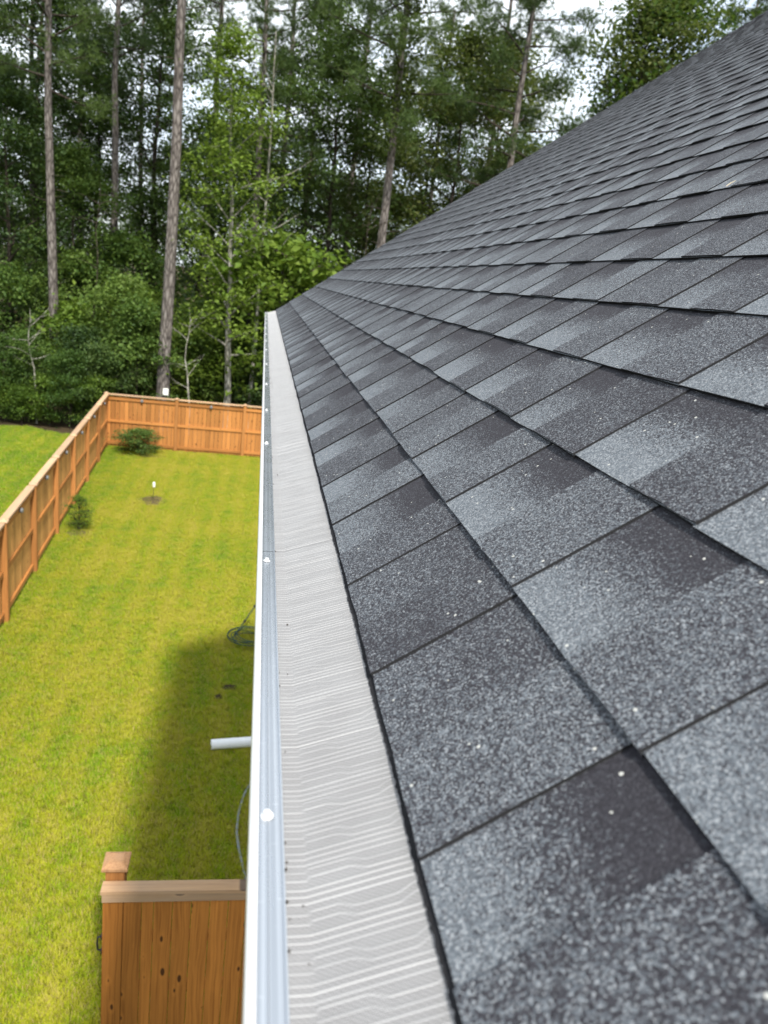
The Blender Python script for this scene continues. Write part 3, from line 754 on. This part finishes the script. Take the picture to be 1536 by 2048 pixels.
def pine(name, seed, h, base, rad, r0, n_tuft, m_leaf=M_NEEDLE, dead=5):
    random.seed(seed); mb = MB(); tp = trunk_pts(h, h * .0035)
    mb.tube(tp, [r0 * (1.15 if i == 0 else 1 - .72 * i / 10) for i in range(11)], 14, False)
    for i in range(dead):   # dead stubs under the crown
        f = random.uniform(base * .55, base); az = random.uniform(0, 6.28)
        limb(mb, along(tp, f), (math.cos(az), math.sin(az), random.uniform(-.1, .5)), random.uniform(.5, 1.8), .025, -.04, 4, 5, 1)
    tips = []
    nl = 34
    for i in range(nl):
        f = base + (1 - base) * (i + random.random()) / nl; p = along(tp, min(f, .99)); az = i * 2.4 + random.uniform(-.6, .6)
        ln = rad * (1 - .55 * (f - base) / (1 - base)) * random.uniform(.6, 1.15); el = R(random.uniform(-12, 30) + 30 * (f - base))
        lp = limb(mb, p, (math.cos(az) * math.cos(el), math.sin(az) * math.cos(el), math.sin(el)), ln, .05 * (1 - f) + .03, .02, 5, 6, 1)
        tips += [lp[-1], lp[-2]]
        for j in range(6):
            q = along(lp, random.uniform(.35, .98)); a2 = az + random.uniform(-1.2, 1.2); e2 = R(random.uniform(-20, 45))
            sp = limb(mb, q, (math.cos(a2) * math.cos(e2), math.sin(a2) * math.cos(e2), math.sin(e2)), ln * random.uniform(.15, .4), .014, .03, 3, 4, 1)
            tips += [sp[-1], sp[-2]]
    T = np.array([tuple(t) for t in tips]); P = T[rng.integers(0, len(T), n_tuft)] + rng.normal(size=(n_tuft, 3)) * [.28, .28, .2]
    k = 16; C = np.repeat(P, k, 0); n = len(C)
    d = rng.normal(size=(n, 3)); d[:, 2] += .25; d /= np.linalg.norm(d, axis=1, keepdims=True)
    s = np.cross(d, rng.normal(size=(n, 3))); s /= np.linalg.norm(s, axis=1, keepdims=True)
    L_ = rng.uniform(.16, .30, (n, 1)); wd = .011
    V = np.stack([C - s * wd, C + s * wd, C + d * L_], 1).reshape(-1, 3); F = np.arange(n * 3).reshape(-1, 3)
    return mb.mesh(name + '_trunk', [M_BARK_P, M_BARK_D], True), mesh_np(name + '_crown', V, F, m_leaf)
def plant(name, label, cat, pr, x, y, s=1.0, rz=None, sz=None, group=None, lean=0.0, z=0.0, names=('trunk', 'crown')):
    o = thing(name, label, cat, (x, y, z), random.uniform(0, 6.28) if rz is None else rz, group)
    o.scale = (s, s, s * (sz or 1)); o.rotation_euler.x = lean
    for nm, me in zip(names, pr): obj(nm, me, o)
    return o
def at_x(px, py, y):
    p = at(px, py, y); return p.x

BL = [broadleaf('broadleaf', 11 + i, h, bs, rd, r0, nl, lf, nlf, mm, M_BARK_D, clump=cp) for i, (h, bs, rd, r0, nl, lf, nlf, mm, cp) in enumerate([
    (16, .22, 4.2, .19, 30, .19, 15000, M_LEAF_D, .5), (18, .3, 4.6, .22, 30, .2, 15000, M_LEAF_D, .55), (14, .16, 3.8, .16, 30, .18, 14000, M_LEAF_M, .48),
    (15, .2, 3.6, .15, 30, .18, 13000, M_LEAF_O, .5), (13, .14, 3.2, .12, 28, .17, 12000, M_LEAF_M, .45)])]
PN = [pine('pine', 31, 25, .52, 3.4, .235, 2600), pine('pine', 32, 27, .6, 3.6, .25, 2600), pine('pine', 33, 23, .45, 3.2, .21, 2800)]
US = [broadleaf('understorey', 51 + i, h, .08, rd, .05, 20, lf, nlf, mm, M_BARK_D, clump=cp) for i, (h, rd, lf, nlf, mm, cp) in enumerate([
    (5.5, 2.1, .16, 7500, M_LEAF_S, .34), (4.2, 1.9, .15, 6500, M_LEAF_D, .32), (6.5, 2.3, .17, 7000, M_LEAF_S, .42), (3.2, 1.6, .15, 5000, M_LEAF_L, .3)])]

# named pines, each where its trunk stands in the photo (pixel near the visible foot, distance)
def tree_at(px, py, y): p = at(px, py, y); return p.x, p.y
GP = 'tall pines behind the fence'
for (px, py, yy, pr, s, lab, rz) in [
    (112, 700, 34, PN[0], .92, 'tall straight pine trunk furthest left above the leafy shrubs', .3),
    (229, 500, 38, PN[1], .84, 'slim grey pine trunk between the two thicker ones on the left', 1.9),
    (327, 770, 30.5, PN[1], 1.0, 'thickest tall pine standing just behind the back fence with white tag at foot', 4.4),
    (490, 800, 37, PN[2], .95, 'pinkish pine trunk just left of the gutter end behind the pale sapling', 2.2),
    (771, 480, 31.5, PN[0], .95, 'vine covered pine trunk rising behind the lower roof edge', 5.1),
    (1017, 335, 33, PN[2], 1.0, 'leaning slim pine trunk rising behind the middle of the roof edge', .8)]:
    x, y_ = tree_at(px, py, yy); t_ = plant('pine_tree', lab, 'tree', pr, x, y_, s, rz, group=GP)
    if px == 771:
        n = 3800; z = rng.uniform(12.0, 20, n); a = rng.uniform(0, 6.28, n); rr_ = .22 + np.abs(rng.normal(size=n)) * .38 * (1 + .5 * np.sin(z * 1.7))
        V, F = leaf_quads(np.stack([rr_ * np.cos(a), rr_ * np.sin(a), z], 1), .17, .3); obj('vine', mesh_np('vine', V, F, M_LEAF_O), t_)
    if px == 327:
        q = at(330, 785, yy - .55); tg = MB(); tg.box(-.1, .1, -.012, .012, -.13, .13, .004)
        tag(obj('tree_sign', tg.mesh('tree_sign', M_TAG), loc=(q.x, q.y + .2, q.z)), 'small blank white plaque low on the thick pine behind the fence', 'sign')

# bright young tree with the pale trunk
random.seed(77)
sap = broadleaf('sapling', 77, 14.5, .2, 2.3, .15, 40, .17, 9500, M_LEAF_L, M_BARK_W, clump=.36, upb=.7)
x, y_ = tree_at(451, 800, 31.5)
plant('young_tree', 'bright green young tree with pale grey forked trunk behind the fence', 'tree', sap, x, y_, 1.0, .4)
x, y_ = tree_at(560, 640, 33.5)
plant('young_tree', 'bright green leafy sapling beside the gutter end, right of the pale trunk', 'tree', US[3], x, y_, 2.3, 1.0)
# dead pale snag with bare upturned branches
random.seed(5); mb = MB(); tp = trunk_pts(15, .05); mb.tube(tp, [.1 * (1 - .8 * i / 10) for i in range(11)], 8, False)
for i in range(16):
    a = random.uniform(0, 6.28); limb(mb, along(tp, random.uniform(.45, .98)), (math.cos(a), math.sin(a), .5), random.uniform(.8, 2.2), .03, .1, 5, 5)
x, y_ = tree_at(536, 270, 32.3)
tag(obj('bare_tree', mb.mesh('bare_tree', M_BARK_W, True), loc=(x, y_, 0)), 'bare pale dead trunk with upturned branches among bright green leaves', 'tree')

# the wood: rows of trees behind
random.seed(21)
ZN = [(40, 'at the left edge of the photo'), (112, 'just left of the leftmost pine trunk'), (215, 'between the leftmost pine and the slim grey pine'), (330, 'between the slim grey pine and the thickest pine'), (455, 'between the thickest pine and the pale young tree'),
      (545, 'left of the gutter end'), (640, 'right above the gutter end'), (765, 'between the gutter end and the vine covered pine'), (900, 'just right of the vine covered pine'), (1020, 'just left of the leaning pine'), (1180, 'just right of the leaning pine'), (1330, 'above the middle of the roof edge'), (9999, 'near the upper right corner above the roof edge')]
used = {}
def zlabel(kind, px):
    z = next(t for m, t in ZN if px < m); n_ = used.get((kind, z), 0); used[(kind, z)] = n_ + 1
    return ('', 'second ', 'third ', 'fourth ')[n_] + kind + ' ' + z
KL = {0: 'dark green broadleaf tree', 1: 'tall dark broadleaf tree', 2: 'mid green bushy tree', 3: 'olive green tree', 4: 'slender mid green tree'}
def wood_tree(k, px, py, yy, s, sz=1.0, deep=False):
    x, y_ = tree_at(px, 100 if px > 1180 else py, yy)
    plant('broadleaf_tree', 'broadleaf tree half hidden deep in the shade of the wood' if deep else zlabel(KL[k], px), 'tree', BL[k], x, y_, s, None, sz, 'broadleaf trees deep in the wood' if deep else 'broadleaf trees of the wood')
for k, px, yy, s in [(0, -40, 41, 1.05), (1, 70, 44, 1.1), (0, 190, 46, 1.0), (1, 300, 43, 1.05), (2, 400, 42, .95), (0, 650, 38, 1.05), (3, 720, 40, 1.0), (1, 600, 45, 1.1), (3, 880, 37, 1.15), (3, 1300, 44, 1.5), (2, 1350, 45, 1.7),
                     (3, 960, 40, 1.2), (0, 830, 44, 1.05), (2, 1090, 40, .9), (0, 1262, 47, 1.22), (2, 1230, 48, 1.0), (0, 1000, 46, .95), (4, 480, 40, 1.0), (0, -130, 43, 1.1), (2, 150, 37, .75), (0, 15, 36, .8)]:
    wood_tree(k, px, 500, yy, s)
for i in range(18):
    wood_tree(random.choice([0, 1, 0, 1, 3, 4]), -160 + i * 84 + random.uniform(-25, 25), 480, random.uniform(50, 68), random.uniform(.75, 1.05) * (.8 if i < 6 else 1), deep=True)
for (px, yy, s, pr) in [(60, 47, 1.0, 2), (160, 52, 1.0, 0), (280, 50, .95, 2), (420, 48, 1.0, 1), (560, 44, .95, 0), (700, 50, 1.0, 1), (860, 48, .95, 2), (960, 44, .9, 1), (1560, 42, 1.04, 0), (1500, 46, 1.1, 2)]:
    x, y_ = tree_at(px, 50 if px > 1180 else 450, yy); plant('pine_tree', zlabel('dark pine', px), 'tree', PN[pr], x, y_, s, group='pines deeper in the wood')
# understorey shrubs along the wood's edge
GU = 'leafy shrubs along the edge of the wood'
for k, px, py, yy, s in [(0, 10, 840, 29.6, .55), (2, 60, 820, 29.9, .5), (3, 100, 830, 29.5, .55), (0, 140, 830, 29.3, .5), (1, 175, 815, 31, .8), (2, 240, 780, 32, .85), (0, 275, 790, 31, .85), (1, 205, 790, 30, .7),
                         (2, 395, 780, 33, .75), (1, 520, 780, 33, .8), (0, 430, 780, 34, .8), (1, 350, 780, 35, .85), (2, 600, 700, 36, .9), (0, 20, 780, 34, .95), (1, 90, 780, 35, 1.0), (2, 160, 780, 36, .95), (3, 20, 850, 29.6, .42), (1, -60, 830, 31, .8),
                         (0, 660, 600, 36, 1.0), (1, 730, 560, 37, 1.1), (2, 810, 500, 38, 1.1), (0, 480, 780, 37, 1.1), (2, 250, 780, 37, 1.1), (3, 590, 690, 34.5, 1.0)]:
    x, y_ = tree_at(px, py, yy)
    plant('shrub', zlabel(['mid green leafy shrub', 'dark green leafy shrub', 'tall mid green shrub', 'bright green leafy shrub'][k], px), 'shrub', US[k], x, y_, s, group=GU, names=('stem', 'foliage'))
for px, py, yy, s, k in [(-15, 850, 29.4, .55, 3), (45, 850, 29.2, .42, 3), (190, 800, 29.6, .6, 3), (150, 700, 34, 1.25, 3), (270, 650, 35, 1.5, 3), (410, 700, 33, 1.2, 3)]:
    x, y_ = tree_at(px, py, yy)
    plant('shrub', zlabel('fresh light green shrub', px), 'shrub', US[k], x, y_, s, group=GU, names=('stem', 'foliage'))
# bare dead saplings standing in the shade
for q_, (px, py, yy, hh, lab) in enumerate([(72, 700, 29.6, 4.2, 'bare grey dead sapling left of the leftmost pine trunk'), (385, 720, 30.0, 4.8, 'bare grey dead sapling right of the thickest pine'), (186, 560, 33, 9, 'thin crooked dead tree between the left pines'), (735, 470, 31, 9.5, 'thin bare dead tree left of the vine covered pine')]):
    random.seed(300 + q_); mb = MB(); tp = trunk_pts(hh, .12); mb.tube(tp, [.045 * (1 - .85 * i / 10) for i in range(11)], 7, False)
    for i in range(11):
        a = random.uniform(0, 6.28); lp = limb(mb, along(tp, random.uniform(.35, .97)), (math.cos(a), math.sin(a), random.uniform(.1, .9)), random.uniform(.5, 1.6), .018, random.choice((-.1, .06)), 5, 5)
        limb(mb, lp[2], (math.cos(a + 1), math.sin(a + 1), .3), .5, .01, 0, 3, 4)
    x, y_ = tree_at(px, py, yy); tag(obj('bare_tree', mb.mesh('bare_tree', M_BARK_W if q_ < 2 else M_BARK_D, True), loc=(x, y_, 0)), lab, 'tree')
# far wood as one mass
n = 46000; cx = rng.uniform(-60, 75, 420); cz = rng.uniform(.5, 11, 420) * rng.uniform(.5, 1, 420) ; cy = rng.uniform(74, 88, 420)
i = rng.integers(0, 420, n); cz = np.where((cx > -5) & (cx < 22), cz * 1.7, cz); P = np.stack([cx[i], cy[i], cz[i]], 1) + rng.normal(size=(n, 3)) * [1.7, 1.2, 1.1]; P[:, 2] = np.abs(P[:, 2])
V, F = leaf_quads(P, .5, .4)
o = obj('far_wood', mesh_np('far_wood', V, F, M_LEAF_D), kind='stuff'); tag(o, 'dark mass of distant wood seen between the trunks', 'wood')

# yard shrubs
cb = broadleaf('corner_bush', 91, 1.5, .02, 1.0, .02, 34, .085, 4200, M_LEAF_S, M_BARK_D, clump=.12, upb=.2)
g = on_ground(272, 912)
plant('bush', 'wide dark green bush in the fenced corner of the yard', 'bush', cb, g.x, g.y + .3, .86, .6, .62, names=('stem', 'foliage'))
lb = broadleaf('small_bush', 92, 1.3, .05, .5, .012, 34, .05, 2600, M_LEAF_L, M_BARK_D, clump=.09, upb=.2)
g = on_ground(155, 1066)
plant('bush', 'small light green bush beside the long left fence', 'bush', lb, g.x, g.y + .1, .66, .2, names=('stem', 'foliage'))
blob_sheet('soil_patch', on_ground(157, 1068), .3, .3, M_SOIL, .03, .02, 'structure')
blob_sheet('soil_patch', on_ground(285, 912), .85, .3, M_SOIL, .03, .02, 'structure')

# garden stake with white top in the mulch ring
g = on_ground(306, 1003)
st = thing('garden_stake', 'thin garden stake with white cap standing in the bare mulch ring', 'stake', (g.x, g.y, 0))
topz = (at(312, 968, g.y)).z
obj('rod', MB().tube([(0, 0, 0), (.01, 0, topz - .02)], .008, 8).mesh('rod', M_POLE), st)
obj('cap', MB().tube([(.01, 0, topz - .1), (.01, 0, topz - .08), (.01, 0, topz + .02), (.01, 0, topz + .05)], [.02, .034, .036, .02], 12).mesh('cap', M_TAG), st)
# white drain pipe on the lawn
a_ = on_ground(422, 1490, .08); c_ = on_ground(505, 1484, .08)
d = (c_ - a_).normalized()
dp_ = thing('drain_pipe', 'white drain pipe lying on the lawn below the gutter', 'pipe', (a_.x, a_.y, .085), math.atan2(d.y, d.x))
n = 20; mb = MB(); L0 = 1.3
vs = [(x_, r_ * math.cos(6.2832 * k / n), r_ * math.sin(6.2832 * k / n)) for x_, r_ in ((.35, .062), (0, .062), (0, .072), (L0, .072)) for k in range(n)]
mb.add(vs, [(q * n + k, q * n + (k + 1) % n, (q + 1) * n + (k + 1) % n, (q + 1) * n + k) for q in range(3) for k in range(n)] + [tuple(range(n))])
obj('pipe_body', mb.mesh('pipe_body', M_VINYL, False), dp_)
# coil of green wire and leaning pole
g = on_ground(497, 1288)
mb = MB(); random.seed(3)
for q in range(6):
    r_ = random.uniform(.26, .38); ox, oy = random.uniform(-.05, .05), random.uniform(-.05, .05); tz = random.uniform(-.12, .12); ph = random.uniform(0, 6)
    mb.tube([(ox + r_ * math.cos(k * 6.2832 / 26), oy + r_ * .95 * math.sin(k * 6.2832 / 26), .05 + .02 * q + tz * math.sin(k * 6.2832 / 26 + ph) * .5 + .05) for k in range(27)], .008, 6)
tag(obj('wire_coil', mb.mesh('wire_coil', M_COIL, True), loc=(g.x, g.y, 0)), 'dark green coil of wire lying on the lawn beside the gutter line', 'coil')
a_ = on_ground(470, 1270, .04); c_ = at(513, 1208, a_.y + .2)
mb = MB(); mb.tube([a_, c_], .018, 8, mi=0)
for f in (.0, .42, .9): q0 = a_.lerp(c_, f); q1 = a_.lerp(c_, min(1, f + .06)); mb.tube([q0, q1], .025, 8, mi=1)
tag(obj('garden_pole', mb.mesh('garden_pole', [M_POLE, M_BLACK]), ), 'thin olive pole with dark bands leaning by the wire coil', 'pole')
# grey hose curving out from under the eave
pts = [(505, 1560), (488, 1590), (477, 1625), (473, 1665), (478, 1700), (487, 1740), (500, 1790)]
mb = MB(); mb.tube([on_ground(x_, y__, .03) for x_, y__ in pts], .019, 8)
tag(obj('garden_hose', mb.mesh('garden_hose', M_GREYHOSE, True)), 'grey hose curving over the shaded lawn behind the short fence', 'hose')
# clods
for (px, py, rx, ry, lab) in [(460, 1378, .13, .1, 'larger dark clod on the shaded lawn left of the gutter'), (437, 1397, .07, .09, 'smaller dark clod on the shaded lawn left of the gutter')]:
    tag(blob_sheet('dirt_clod', on_ground(px, py), rx, ry, M_CLOD, .03, .03), lab, 'clod')
# white fleck on the roof
d = ray(1463, 371); tt_ = (E0 + N_AX * .008 - Vector((0, 0, CAM_H))).dot(N_AX) / d.dot(N_AX); q = Vector((0, 0, CAM_H)) + d * tt_
mb = MB(); mb.tube([Vector((-.009, 0, -.006)), Vector((0, .002, .001)), Vector((.009, 0, .007))], [.0008, .0012, .0007], 6)
tag(obj('twig', mb.mesh('twig', plain('pale_twig', (.5, .44, .33), .8, .2)), loc=q + N_AX * .004), 'tiny pale twig lying on the upper shingles near the right edge', 'twig')
